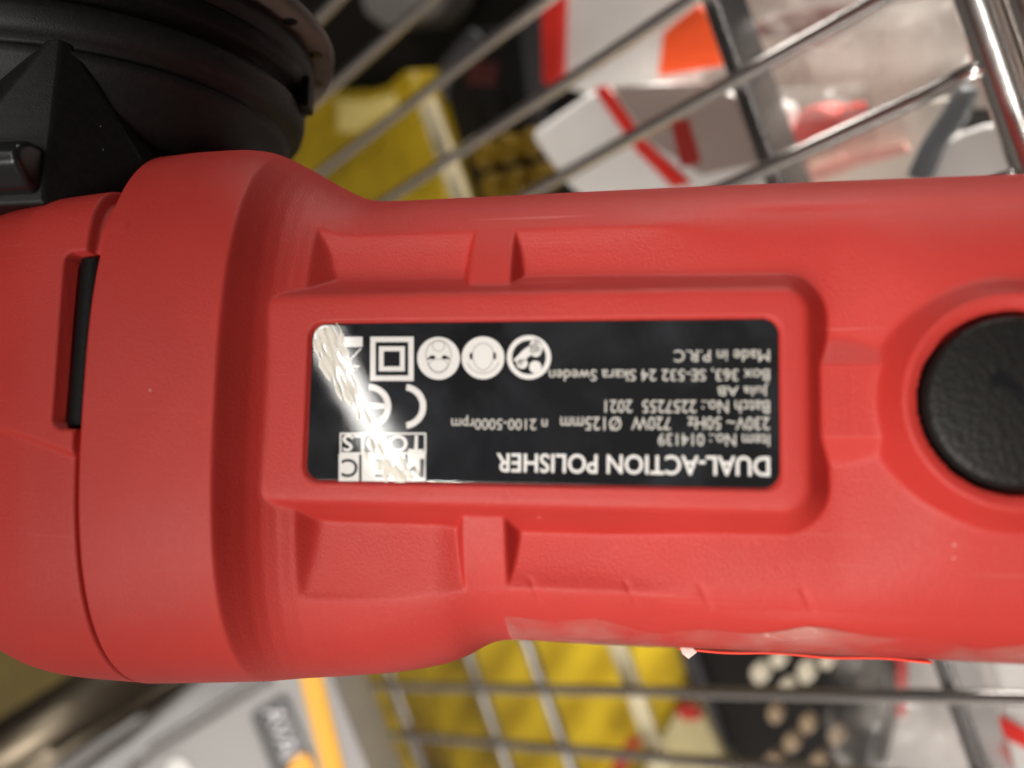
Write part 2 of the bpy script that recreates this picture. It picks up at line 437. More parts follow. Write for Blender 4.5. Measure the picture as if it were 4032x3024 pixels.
for r_, (x0, y0) in enumerate([(1885, 610), (1925, 745)]):
    for k in range(3): knob(x0 + k * 98, y0 - k * 22, 33, 60, 46, yk, bc, 'knob', -.25)
# --- white and red things, upper middle
wp = slab('white_package', [(2150, -120), (2860, -120), (2760, 280), (2760, 420), (2420, 420), (2170, 330)], 45, 30, wht,
          label='white package with a red edge band under the orange price tag', cat='package', bevel=2.5)
slab('red_band', [(2120, -120), (2215, -120), (2205, 330), (2175, 348), (2130, 330)], 42, 33, redp, wp, bevel=2)
slab('price_tag', [(2610, 130), (2745, 20), (2830, 90), (2840, 260), (2590, 300)], 40, 1.2, orange, bevel=.3,
     label='fluorescent orange price tag stuck on the white package beside the flat bar', cat='price tag')
wb = slab('white_box', [(2085, 540), (2110, 505), (2330, 355), (2560, 330), (3000, 420), (3100, 900), (2420, 900), (2220, 720)], 28, 22, wht,
          label='white box with rounded corner and diagonal red stripe just above the polisher body', cat='box', bevel=2.5)
slab('red_stripe', [(2335, 352), (2385, 335), (2545, 560), (2720, 720), (2650, 740), (2500, 590)], 27.3, .7, redp, wb, bevel=.2)
slab('grey_window', [(2400, 340), (2760, 330), (2990, 420), (3010, 640), (2760, 690), (2560, 560)], 27.4, .6, mk('warm_grey_window', (.33, .26, .23), .3), wb, bevel=.2)
slab('red_stripe', [(2640, 480), (2710, 470), (2760, 640), (2680, 660)], 27.0, .35, redd, wb, bevel=.1)
# --- clear bags on cards, upper right
slab('beige_card', [(2790, -120), (4300, -120), (4300, 420), (3600, 430), (2990, 470), (2900, 260)], 70, 6, beige, bevel=.8,
     label='large beige backing card of hanging goods behind the clear bags at top right', cat='card')
slab('brown_strip', [(2960, 105), (3060, 55), (3340, 15), (3350, 80), (3240, 130), (3000, 150)], 62, 5, mk('brown_red_print', (.13, .035, .028), .5), bevel=.8,
     label='dark brown red strip of cardboard on the beige card near the flat bar', cat='strip')
slab('red_clip', [(3110, 520), (3140, 440), (3220, 410), (3290, 440), (3340, 400), (3360, 440), (3300, 520), (3160, 600), (3090, 600)], 40, 12, redp, bevel=2.5,
     label='bright red plastic clip inside a clear bag between the two upper right wires', cat='clip')
slab('white_card', [(3000, 640), (3300, 480), (3620, 400), (3760, 380), (3760, 820), (3000, 860)], 58, 5, mk('cream_white_card', (.70, .66, .58), .4), bevel=.8,
     label='cream white card with a faint pink line above the polisher body', cat='card')
slab('pink_ribbon', [(3120, 690), (3330, 610), (3560, 560), (3580, 600), (3360, 660), (3160, 740)], 55, 2, pink, bevel=.5,
     label='pink ribbon line lying across the cream white card', cat='ribbon')
slab('grey_strap', [(3560, 700), (3620, 560), (3700, 440), (3760, 330), (3830, 350), (3790, 470), (3690, 590), (3640, 720)], 45, 6, mk('slate_grey_strap', (.12, .13, .14), .5), bevel=1.5,
     label='slate grey curved strap between the cream card and the white disc', cat='strap')
knob(3900, 640, 260, 150, 52, wht, None, 'white_disc', -.2, 10)
tag(bpy.data.objects['white_disc'], 'white round disc beside the grey strap under the basket rim', 'disc')
sheet('clear_bag', [(2900, -80), (3460, -80), (3420, 420), (2920, 480)], 34, M['bag'], 8, seed=1, label='clear crumpled bag over the beige card right of the flat bar', cat='bag', group='clear plastic bags')
sheet('clear_bag', [(3380, 40), (4150, -40), (4150, 430), (3400, 420)], 30, M['bag'], 12, seed=2, label='clear crumpled bag nearest the basket rim at top right', cat='bag', group='clear plastic bags')
sheet('clear_bag', [(2960, 360), (3420, 330), (3440, 640), (2960, 740)], 26, M['bag'], 4, seed=3, label='clear crumpled bag around the bright red clip', cat='bag', group='clear plastic bags')
slab('white_carton', [(3980, 300), (4300, 200), (4300, 900), (3980, 900)], 85, 20, wht, label='white carton at the right edge behind the basket rim', cat='carton', bevel=1)

# --- goods along the bottom
yb = slab('yellow_crate', [(1150, 2300), (2740, 2300), (2715, 2560), (2690, 2680), (2640, 2810), (2440, 3240), (1100, 3240)], 60, 50, yel2,
          label='large ribbed yellow crate below the polisher body behind the wires', cat='crate', bevel=2)
slab('yellow_tub', [(-250, 2300), (620, 2300), (640, 2720), (100, 3000), (-250, 3100)], 20, 40, yel,
     label='yellow tub at the lower left corner beside the grey box', cat='tub', bevel=4)
cb = slab('cream_box', [(2440, 3180), (2560, 2960), (2655, 2800), (2745, 2770), (2870, 3060), (2900, 3180)], 50, 30, crm,
          label='cream box with a red sliver between yellow crate and dark crate', cat='box', bevel=2)
slab('red_stripe', [(2655, 2800), (2690, 2770), (2745, 2790), (2760, 2835), (2690, 2840)], 48, 2, redd, cb, bevel=.4)
slab('red_stripe', [(2380, 3060), (2480, 2900), (2520, 2920), (2440, 3060)], 48, 2, redd, cb, bevel=.4)
dc = slab('dark_crate', [(2650, 2300), (3520, 2300), (3480, 2800), (3380, 3200), (2930, 3200), (2780, 2760)], 58, 60, mk('black_brown_crate', (.005, .0038, .0034), .6, spec=.2),
          label='dark crate holding pale wooden dowels under the polisher', cat='crate', bevel=2)
slab('edge_strip', [(2650, 2480), (2705, 2480), (2800, 2760), (2925, 3160), (2855, 3160), (2740, 2790)], 54, 3, blk2, dc, bevel=.6)
first = None
DW = [(2985, 2655, 30, 40), (3058, 2600, 27, 32), (3090, 2705, 22, 26), (3166, 2650, 29, 44), (3248, 2605, 25, 34),
      (3045, 2815, 24, 36), (3172, 2855, 24, 38), (3108, 2930, 27, 36), (3285, 2905, 26, 35), (3035, 2995, 27, 28), (3215, 2998, 25, 28)]
dlab = ['large pale dowel end leftmost above the upper horizontal wire', 'small pale dowel end touching the polisher edge', 'low pale dowel end resting on the upper horizontal wire line',
        'bright tall dowel end in the middle of the upper cluster', 'dim broad dowel end rightmost in the upper cluster', 'reddish dowel end leftmost below the upper horizontal wire',
        'brown dowel end right of the reddish one below the wire', 'tan dowel end in the middle of the lower cluster', 'tan dowel end rightmost in the lower cluster',
        'half hidden dowel end at lower left above the bottom wire', 'half hidden dowel end at lower middle above the bottom wire']
dow2 = mk('tan_wood', (.20, .14, .085), .5)
for i, (x, y, rx, ry) in enumerate(DW):
    o = knob(x, y, rx, ry, 44, dow if i < 5 else dow2, None, 'wooden_dowel', -.15, 4)
    tag(o, dlab[i], 'dowel', 'wooden dowels in the dark crate')
slab('grey_card', [(3330, 2300), (4200, 2300), (4200, 3240), (3300, 3240), (3400, 2900)], 75, 4, mk('warm_grey_card', (.36, .33, .31), .45, var=(30, .6)), bevel=.5,
     label='warm grey card behind the clear bag right of the wooden dowels', cat='card')
slab('hanging_cord', [(3520, 2480), (3560, 2480), (3560, 2820), (3525, 2835)], 50, 4, redd, bevel=1,
     label='dark red cord hanging in front of the grey card', cat='cord')
sheet('clear_bag', [(3270, 2420), (3800, 2420), (3820, 3150), (3280, 3150)], 30, M['bag'], 14, seed=5, label='clear crumpled bag right of the wooden dowels at the bottom', cat='bag', group='clear plastic bags')
wc = slab('white_carton', [(3850, 2380), (4350, 2380), (4350, 3240), (4010, 3240), (3960, 2900)], 30, 30, wht,
          label='white carton with bright red stripe at the lower right corner', cat='carton', bevel=2)
slab('red_stripe', [(3930, 2820), (4080, 2900), (4200, 2960), (4200, 3040), (4060, 2960), (3945, 2900)], 29, 1, mk('bright_red_print', (.85, .03, .02), .4), wc, bevel=.3)

# --- the grey box in front of the wires, lower left
gb_o = PL(330, 120, -70)
def atz(px, py, z):
    return np.array([(px - 2016) / F * (D - z), (1512 - py) / F * (D - z), z])
gz = -190
gbx = empty('product_box', tuple(atz(900, 2900, gz) * MM))
tag(gbx, 'grey product box with orange end and dark label panel below the polisher head', 'box')
def gpart(name, q, z, thick, m, bevel=.8, parent=None, tilt=0):
    org = atz(900, 2900, gz)
    top = [atz(x, y, z) - org for x, y in q]; n = len(q)
    bot = [p - np.array([0, 0, thick]) for p in top]
    bm = bmesh.new(); vs = [bm.verts.new(tuple(np.array(p) * MM)) for p in top + bot]
    bm.faces.new(vs[:n]); bm.faces.new(vs[n:][::-1])
    for i in range(n): bm.faces.new([vs[i], vs[i + n], vs[(i + 1) % n + n], vs[(i + 1) % n]])
    o = bm_obj(name, bm, m, parent or gbx); add_bevel(o, bevel, 2)
    return o
gcol = mk('grey_print', (.31, .295, .285), .4, var=(14, .9))
gpart('body', [(1072, 2640), (1215, 2560), (1290, 2620), (1560, 3300), (330, 3300), (560, 2955)], gz, 50, gcol)
gpart('orange_end', [(1150, 2560), (1245, 2560), (1290, 2760), (1420, 3300), (1330, 3300)], gz + .8, 52, mk('orange_print', (.78, .38, .01), .4))
gpart('side_panel', [(420, 3240), (540, 3010), (1020, 2700), (1060, 2600), (820, 2640), (520, 2890), (250, 3080), (60, 3240)], gz - 5, 40, mk('grey_side', (.25, .235, .23), .3, var=(40, .7)), 2.5)
gpart('painted_edge_shade', [(400, 3130), (590, 2958), (1060, 2668), (1085, 2690), (1040, 2712), (610, 2985), (430, 3150)], gz + .4, .5, mk('grey_brown_shade', (.10, .085, .078), .45), .15)  # shade of the gap along the box edge, painted as a dark strip
gpart('white_spot', [(655, 3010), (690, 2985), (725, 2990), (760, 3040), (750, 3100), (640, 3100)], gz + .5, .6, wht, .2)
pn = gpart('label_panel', [(985, 2818), (1100, 2742), (1128, 2742), (1142, 2760), (1225, 2985), (1270, 3120), (1100, 3120)], gz + .6, .7, mk('dark_grey_print', (.075, .073, .072), .45, var=(60, .6)), .2)
def glyphs(txt, p0, p1, hgt, z, m):
    v, f = text_tris(txt); lo, hi = v.min(0), v.max(0); u = (v - lo) / (hi - lo)
    p0, p1 = np.array(p0, float), np.array(p1, float); e1 = p1 - p0; e2 = np.array([e1[1], -e1[0]]); e2 = e2 / np.linalg.norm(e2) * hgt
    org = atz(900, 2900, gz)
    mesh_obj('lettering', [atz(*(p0 + a * e1 + b * e2), z) - org for a, b in u], f, m, gbx)
glyphs('AVANS', (1040, 2800), (1150, 3090), 72, gz + .9, mk('pale_print', (.74, .72, .74), .4))
glyphs('CHAMPION', (1098, 2775), (1205, 3040), 30, gz + .9, mk('pale_print', (.45, .44, .45), .4))
gpart('orange_badge', [(1120, 3060), (1150, 2990), (1190, 2965), (1225, 2985), (1245, 3040), (1240, 3100), (1120, 3100)], gz + 1.4, .7, mk('orange_badge', (.90, .40, .02), .4), .2)

# lower left: a thick chrome tube of the basket frame
ft = empty('basket_tube', tuple(atz(260, 2830, -240) * MM))
tag(ft, 'thick dark chrome tube running behind the grey box at lower left', 'tube')
o0 = atz(260, 2830, -240)
v, f = tube_mesh([atz(-700, 3420, -240) - o0, atz(900, 2430, -240) - o0], 14, 32)
mesh_obj('tube', v, f, M['tube'], ft, True)
v, f = tube_mesh([atz(-700, 3540, -232) - o0, atz(900, 2560, -232) - o0], 3.5, 20)
mesh_obj('rod', v, f, M['tube'], ft, True)

# ================================================================== THE POLISHER
th, rho = math.radians(10.5), math.radians(6.5)
ct, st, crh, srh = math.cos(th), math.sin(th), math.cos(rho), math.sin(rho)
Rt = np.array([[ct, 0, -st], [0, 1, 0], [st, 0, ct]]); Rr = np.array([[1, 0, 0], [0, crh, srh], [0, -srh, crh]])
RM = Rt @ Rr
TT = np.array([0, -5.8, 0])
tool = empty('polisher', tuple(TT * MM), Matrix([list(r) for r in RM]).to_euler())
tag(tool, 'red dual action polisher with black head, gloss black nameplate and round black button', 'power tool')

def smax(a, b, k): return .5 * (a + b + np.sqrt((a - b) ** 2 + k * k))
def smin(a, b, k): return .5 * (a + b - np.sqrt((a - b) ** 2 + k * k))
def sstep(x, a, b):
    t = np.clip((x - a) / (b - a), 0, 1); return t * t * (3 - 2 * t)
def rrect(x, y, cx, cy, hx, hy, r):
    qx, qy = np.abs(x - cx) - hx + r, np.abs(y - cy) - hy + r
    return np.hypot(np.maximum(qx, 0), np.maximum(qy, 0)) + np.minimum(np.maximum(qx, qy), 0) - r
def table(x, pts, sm=1.0):
    xs = np.arange(-130, 171, .25)
    v = np.interp(xs, [p[0] for p in pts], [p[1] for p in pts])
    if sm > 0:
        k = np.exp(-.5 * (np.arange(-int(4 * sm / .25), int(4 * sm / .25) + 1) * .25 / sm) ** 2); k /= k.sum()
        vp = np.pad(v, len(k) // 2, mode='edge'); v = np.convolve(vp, k, 'valid')
    return np.interp(x, xs, v)

HT = [(-58.6, 45.3), (-52, 45.8), (-44, 45.9), (-40, 45.3), (-35, 42.9), (-30, 40.0), (-26, 37.9), (-23, 36.9), (-18, 36.8), (30, 37.5), (170, 38.0)]
HB = [(-58.6, 46.0), (-44, 45.0), (-35, 44.3), (-26.5, 43.5), (-18, 42.5), (-12.5, 41.5), (-8.4, 40.4), (-5.7, 39.3), (-3.5, 37.8), (-1.6, 36.8), (1, 36.2), (170, 36.3)]
HC = [(-58.6, 33), (-37.75, 33), (-36.2, 30.4), (-34.6, 28.0), (-33, 26.4), (-31, 25.3), (-28.5, 24.6), (-25, 24.4), (170, 24.4)]
PW = 2.7
def base_section(x, s):
    ht, hb, H = table(x, HT, 1.2), table(x, HB, 1.2), table(x, HC, .18)
    y = np.where(s >= 0, s * ht, s * hb)
    z = H * np.maximum(1 - np.abs(s) ** PW, 0) ** (1 / PW)
    return y, z

def housing_detail(x, y, zb):
    yc = y - .35
    floor = 18.9 + 1.7 * sstep(x, 14, 44) + 3.6 * sstep(x, 49, 68)
    wall = 20.0 - .30 * (28.0 - np.abs(yc)) + 4.5 * sstep(x, 40, 74)
    floor = floor + np.where(y < 0, 1.5, 0) * (1 - sstep(x, -8, -1))
    p = smax(floor, wall, .5)
    p = smax(p, zb - 1.1 * np.maximum(0, x + 28.5), np.where(y < 0, 1.1, .45))                    # end wall towards the head
    rib = zb - 2.3 * np.maximum(0, np.abs(x - .35) - 3.1)
    p = smax(p, rib, .3)
    z = smin(zb, p, .3 + 2.2 * sstep(x, 22, 46))
    w = sstep(x, -30.5, -29) * (1 - sstep(np.abs(yc), 28.6, 31))
    z = zb + (z - zb) * w
    # two shallow notches along each flank
    for xn in (7.5, 21.5, 32.0, 46.0):
        dn = np.abs(x - xn - .45 * (np.abs(yc) - 27)) - .5
        z = z - .17 * sstep(-dn, -.4, .6) * sstep(np.abs(yc), 24.8, 26) * (1 - sstep(np.abs(yc), 28, 29.5)) * (y < 0)
    # raised nameplate surround
    sd = rrect(x, y, 5.9, .9, 40.1, 15.5, 3.6)
    ped = 26.15 - smax(np.zeros_like(sd), 1.9 * sd, 1.2)
    z = np.where(x > -36, smax(z, ped, .35), z)
    # spine that joins it to the button
    spine = 22.7 - .62 * np.maximum(0, np.abs(y - 1.0) - 5.0)
    z = np.where((x > 42) & (x < 64) & (np.abs(y - 1) < 11), smax(z, spine, .25), z)
    # button ring and well
    r = np.hypot(x - 72.2, y - .55)
    ring = 27.0 - 1.6 * np.maximum(0, r - 14.3)
    z = np.where(r < 20, smax(z, ring, .5), z)
    z = z - .5 * (1 - sstep(r, 12.4, 13.8))
    z = np.where(r < 12.35, 21.0, z)
    # nameplate recess
    sl = rrect(x, y, 7.95, .3, 34.55, 12.15, 2.6)
    z = np.where(sl < 0, z - .75 * sstep(-sl, 0, .35), z)
    return z

S_TOP = np.sin(np.linspace(-math.pi / 2, math.pi / 2, 471))
S_BOT = np.sin(np.linspace(math.pi / 2, -math.pi / 2, 60))[1:]
def shell(xs, section, detail, zlow):
    P = []
    X, S = np.meshgrid(xs, S_TOP, indexing='ij')
    y, zb = section(X, S)
    z = detail(X, y, zb)
    top = np.stack([X, y, z], -1)
    Xb, Sb = np.meshgrid(xs, S_BOT, indexing='ij')
    yb, zb2 = section(Xb, Sb)
    bot = np.stack([Xb, yb, -zb2 * zlow], -1)
    return np.concatenate([top, bot], 1)

xs = np.concatenate([np.arange(-58.55, 96, .27), np.arange(96.5, 150, 2.5)])
Ph = shell(xs, base_section, housing_detail, 1.15)
# the rim of the housing turns inwards at the seam
def inset(row, k, dx):
    r = row.copy(); cy = 0.0
    r[:, 1] = cy + (r[:, 1] - cy) * k; r[:, 2] = r[:, 2] * k; r[:, 0] += dx; return r
lead = [inset(Ph[0], .86, .2), inset(Ph[0], .985, -.28), inset(Ph[0], .994, -.22)]
cap = [inset(Ph[-1], k, dx) for k, dx in ((.9, 6), (.6, 9), (.02, 10))]
Ph = np.concatenate([np.array(lead), Ph, np.array(cap)], 0)
grid_obj('housing', Ph, M['red'], tool)

# gear cover, left of the seam
CT = [(-108, 5), (-104, 20), (-100, 27), (-96, 30), (-91, 31.6), (-86, 32.4), (-78, 33.4), (-60, 34.8), (-50, 35)]
CB = [(-108, 3), (-104, 16), (-99, 28), (-95.5, 33.5), (-92, 37.6), (-88.5, 40.8), (-85, 43.0), (-80, 44.8), (-75, 45.6), (-71, 45.9), (-60, 46.1), (-50, 46.1)]
CH = [(-108, 3), (-104, 12), (-100, 17.5), (-92, 23.5), (-84, 28.0), (-76, 31), (-70, 32.2), (-62, 32.7), (-50, 32.7)]
def cover_section(x, s):
    drop = 1.7 * sstep(x, -60.3, -59.5)
    ht, hb, H = table(x, CT, 1.2), table(x, CB, 1.2), table(x, CH, 1.5)
    y = np.where(s >= 0, s * (ht - drop), s * (hb - drop))
    pw = np.where(s > 0, 7.0, PW)
    z = (H - drop) * np.maximum(1 - np.abs(s) ** pw, 0) ** (1 / pw)
    return y, z
def cover_detail(x, y, zb):
    z = zb.copy()
    # step line running to the seam
    ln = y + 4.1 + (x + 72.2) * (3.9 / 13.4)
    z = z - .9 * (1 - sstep(ln, -1.5, 0)) * sstep(x, -96, -80)
    sd = rrect(x, y, -59.3, 8.95, 4.45, 13.4, 1.7)
    z = np.where(z > 5, z - .3 * (1 - sstep(sd, 0, .45)) * (x < -59.4), z)
    z = np.where(sd < 0, np.minimum(z, zb - 6.5), z)
    return z
xc = np.arange(-108, -55, .25)
Pc = shell(xc, cover_section, cover_detail, 1.1)
cover = grid_obj('gear_cover', Pc, M['red'], tool)

def box_bm(c, h):
    bm = bmesh.new(); bmesh.ops.create_cube(bm, size=2)
    for v in bm.verts: v.co = Vector(((c[0] + v.co.x * h[0]) * MM, (c[1] + v.co.y * h[1]) * MM, (c[2] + v.co.z * h[2]) * MM))
    return bm
# dark insert seen through the slot: follows the crown of the cover
ys = np.linspace(-3.9, 21.9, 40); rows = []
for xx, dz in ((-62.7, -7.5), (-62.7, -2.0), (-62.5, -1.7), (-62.1, -1.5), (-58.75, -1.5), (-58.7, -7.5)):
    zt = 32.7 * np.where(ys > 0, np.maximum(1 - (np.abs(ys) / 34.8) ** 7, 0) ** (1 / 7), np.maximum(1 - (np.abs(ys) / 46.5) ** PW, 0) ** (1 / PW))
    rows.append(np.stack([np.full_like(ys, xx) + .012 * (ys - 9), ys, zt + dz - .6], -1))
grid_obj('slot_insert', np.array(rows), M['black'], cover)

# black polishing head ------------------------------------------------
def lathe(name, prof, cx, cz, m, parent, n=160, tilt=0):
    a = np.linspace(0, 2 * math.pi, n)
    P = np.array([[(cx + r * math.cos(t), y, cz + r * math.sin(t)) for t in a] for y, r in prof])
    return grid_obj(name, P, m, parent)
HX, HZ = -90.0, -7.0
def dense(prof, n=8):
    out = []
    for (a, b), (c, d) in zip(prof[:-1], prof[1:]):
        for k in range(n): out.append((a + (c - a) * k / n, b + (d - b) * k / n))
    out.append(prof[-1]); return out
lathe('gear_neck', [(28, 25), (38, 25), (39.5, 27), (43, 28), (46, 28)], HX, HZ, M['grey_metal'], tool)
shroud = lathe('shroud', [(41, 20), (44, 31), (46.5, 35), (50, 37.4), (53, 38.2), (55.5, 39.5), (56.8, 40.8), (57.2, 40.2), (58.0, 40.4), (58.4, 42.0), (60, 43.2), (62.0, 43.6), (63.5, 43.6), (64.0, 43.0), (64.2, 42.4)], HX, HZ, M['cast'], tool)
lathe('guard_ring', [(64.0, 41.5), (66.2, 42.6), (66.4, 43.6), (67, 44.2), (69.6, 44.6), (70.2, 44.2), (70.4, 40)], HX, HZ, M['black'], tool)
lathe('pad_holder', [(70.2, 44), (71.5, 44.8), (73.5, 45.4), (74, 44.8), (74.2, 40)], HX, HZ, M['cast'], tool)
plate = lathe('backing_plate', [(74.4, 20), (74.6, 48.6), (75, 49.0), (77.2, 49.0), (77.6, 48.6), (77.8, 2)], HX, HZ, M['brown'], tool)
for k in range(20):
    t = 2 * math.pi * k / 20 + .12
    bm = bmesh.new()
    bmesh.ops.create_cone(bm, cap_ends=True, segments=20, radius1=1.25 * MM, radius2=1.25 * MM, depth=.5 * MM,
                          matrix=Matrix.Translation(Vector(((HX + 46.2 * math.cos(t)) * MM, 74.55 * MM, (HZ + 46.2 * math.sin(t)) * MM))) @ Matrix.Rotation(math.pi / 2, 4, 'X'))
    bm_obj('vent_hole', bm, M['panel_ink'], plate)
for t, w in ((-.2, 3.0), (1.5, 4)):
    bm = box_bm((0, 66, 0), (1.6, 3.2, w)); 
    bmesh.ops.transform(bm, matrix=Matrix.Translation(Vector((HX * MM, 0, HZ * MM))) @ Matrix.Rotation(-t, 4, 'Y') @ Matrix.Translation(Vector((44.0 * MM, 0, 0))), verts=bm.verts)
    bm_obj('clip_tab', bm, M['black'], tool, bevel=.5)
# ridged gear block
pts = [(-69.6, 60.4, 29), (-70.4, 31, 29.5), (-62.5, 47.5, 8), (-57.0, 31, 9), (-77.8, 47.6, 31.8), (-97, 36, 32), (-99, 30, 32),
       (-97, 31, -16), (-59, 31, -16), (-63, 48, -12), (-97, 48, -12), (-72, 60.0, 5)]
bm = bmesh.new()
for p in pts: bm.verts.new(tuple(np.array(p) * MM))
r = bmesh.ops.convex_hull(bm, input=bm.verts)
bmesh.ops.delete(bm, geom=list({g for g in r['geom_interior'] + r['geom_unused'] if isinstance(g, bmesh.types.BMVert)}), context='VERTS')
bm_obj('gear_block', bm, M['cast'], tool, bevel=.7)
# spindle lock lever
prof = [(32.4, 26), (31.6, 31), (32.4, 33.2), (35.6, 36.4), (38.4, 36.2), (40.2, 33.5), (40.4, 26)]
bm = bmesh.new(); A = [bm.verts.new((-96 * MM, y * MM, z * MM)) for y, z in prof]; B = [bm.verts.new((-71.0 * MM, (y * .9 + 4.2) * MM, (z - .9) * MM)) for y, z in prof]
bm.faces.new(A[::-1]); bm.faces.new(B)
for i in range(len(prof)): bm.faces.new([A[i], A[(i + 1) % len(prof)], B[(i + 1) % len(prof)], B[i]])
bm_obj('lock_lever', bm, M['gloss_black'], tool, bevel=1.1)

# button --------------------------------------------------------------
rr = np.concatenate([np.linspace(0.01, 10.2, 24), [10.6, 11.0, 11.3, 11.55, 11.7, 11.75, 11.75]])
zz = np.concatenate([27.0 + .7 * (1 - (np.linspace(0, 1, 24)) ** 2), [26.95, 26.75, 26.45, 26.0, 25.4, 24.5, 21.0]])
a = np.linspace(0, 2 * math.pi, 120)
btn = grid_obj('power_button', np.array([[(72.2 + r * math.cos(t), .55 + r * math.sin(t), z) for t in a] for r, z in zip(rr, zz)]), M['button'], tool)
mk_pts = [(68.6, 3.6), (70.0, 4.6), (71.2, 3.8), (73.2, 1.2), (75.4, -1.0), (74.6, -1.9), (72.2, .4), (70.4, 2.4), (69.0, 2.5)]
mesh_obj('button_mark', [(x, y, 27.78 - .007 * ((x - 72.2) ** 2 + (y - .55) ** 2)) for x, y in mk_pts], [tuple(range(len(mk_pts)))[::-1]], M['panel_ink'], btn)

# nameplate -----------------------------------------------------------
ZP = 25.75
def rr_outline(cx, cy, hx, hy, r, n=10):
    o = []
    for sx, sy, a0 in ((1, 1, 0), (-1, 1, 90), (-1, -1, 180), (1, -1, 270)):
        for k in range(n + 1):
            t = math.radians(a0 + 90 * k / n); o.append((cx + sx * (hx - r) + r * math.cos(t), cy + sy * (hy - r) + r * math.sin(t)))
    return o
ol = rr_outline(7.95, .3, 34.05, 11.7, 2.3)
nn = len(ol)
Vp = [(x, y, ZP) for x, y in ol] + [(x, y, ZP - .5) for x, y in ol]
plate_o = mesh_obj('nameplate', Vp, [tuple(range(nn)), tuple(range(2 * nn - 1, nn - 1, -1))] + [(i, i + nn, (i + 1) % nn + nn, (i + 1) % nn) for i in range(nn)], M['plate'], tool)
add_bevel(plate_o, .18, 3)

def loc(px, py, zl=ZP):
    """photo pixel -> nameplate coordinates (mm)"""
    dv = RM.T @ np.array([(px - 2016) / F, (1512 - py) / F, -1.]); o = RM.T @ (np.array([0, 0, D]) - TT)
    t = (zl - o[2]) / dv[2]; p = o + t * dv; return p[0], p[1]

class Flat:
    """collects flat ink shapes lying on the nameplate"""
    def __init__(s, z): s.v = []; s.f = []; s.z = z
    def add(s, pts, faces):
        b = len(s.v); s.v += [(x, y, s.z) for x, y in pts]; s.f += [tuple(b + i for i in fc) for fc in faces]
    def text(s, txt, pr, pl, pb, pt, bold=0.0):
        """upside-down line: starts at photo x=pr and runs left to x=pl; foot at y=pb, head at y=pt"""
        v, f = text_tris(txt)
        lo, hi = v.min(0), v.max(0); u = (v - lo) / (hi - lo)
        ym = (pb + pt) / 2
        x0, _ = loc(pr, ym); x1, _ = loc(pl, ym); xm = (pr + pl) / 2
        _, y0 = loc(xm, pb); _, y1 = loc(xm, pt)
        P = np.stack([x0 + u[:, 0] * (x1 - x0), y0 + u[:, 1] * (y1 - y0)], 1)
        for dx, dy in ([(0, 0)] if not bold else [(0, 0), (bold, 0), (-bold, 0), (0, bold), (0, -bold)]):
            s.z += .0006
            s.add([(x + dx, y + dy) for x, y in P], f)
    def rect(s, px0, py0, px1, py1):
        q = [loc(px0, py0), loc(px1, py0), loc(px1, py1), loc(px0, py1)]; s.add(q, [(0, 1, 2, 3)])
    def frame(s, px0, py0, px1, py1, w):
        s.rect(px0, py0, px1, py0 + w); s.rect(px0, py1 - w, px1, py1); s.rect(px0, py0 + w, px0 + w, py1 - w); s.rect(px1 - w, py0 + w, px1, py1 - w)
    def poly(s, pts): s.add([loc(*p) for p in pts], [tuple(range(len(pts)))])
    def disc(s, cx, cy, rx, ry=None, n=40):
        ry = ry or rx; s.poly([(cx + rx * math.cos(2 * math.pi * k / n), cy + ry * math.sin(2 * math.pi * k / n)) for k in range(n)])
    def arc(s, cx, cy, r, w, a0, a1, n=36):
        P = []
        for k in range(n + 1):
            t = math.radians(a0 + (a1 - a0) * k / n)
            P += [loc(cx + (r - w / 2) * math.cos(t), cy + (r - w / 2) * math.sin(t)), loc(cx + (r + w / 2) * math.cos(t), cy + (r + w / 2) * math.sin(t))]
        s.add(P, [(2 * k, 2 * k + 1, 2 * k + 3, 2 * k + 2) for k in range(n)])
    def build(s, name, m): return mesh_obj(name, s.v, s.f, m, plate_o)

t = Flat(ZP + .03); t.text('DUAL-ACTION POLISHER', 3030, 1957, 1792, 1866, .06); t.build('title_lettering', M['ink'])
t = Flat(ZP + .03)
for s_, pr, pl, pb, pt in [('Item No.: 014139', 3030, 2592, 1708, 1756), ('230V~ 50Hz', 3030, 2708, 1642, 1692), ('720W', 2640, 2487, 1642, 1692),
                           ('\u00d8125mm', 2446, 2207, 1642, 1694), ('n 2100-5000rpm', 2155, 1778, 1636, 1692), ('Batch No.: 2257255  2021', 3030, 2382, 1576, 1626),
                           ('Jula AB', 3026, 2826, 1510, 1558), ('Box 363, SE-532 24 Skara Sweden', 3030, 2162, 1448, 1500), ('Made in P.R.C', 3030, 2655, 1378, 1424)]:
    t.text(s_, pr, pl, pb, pt, .014)
t.build('data_lettering', M['ink_thin'])
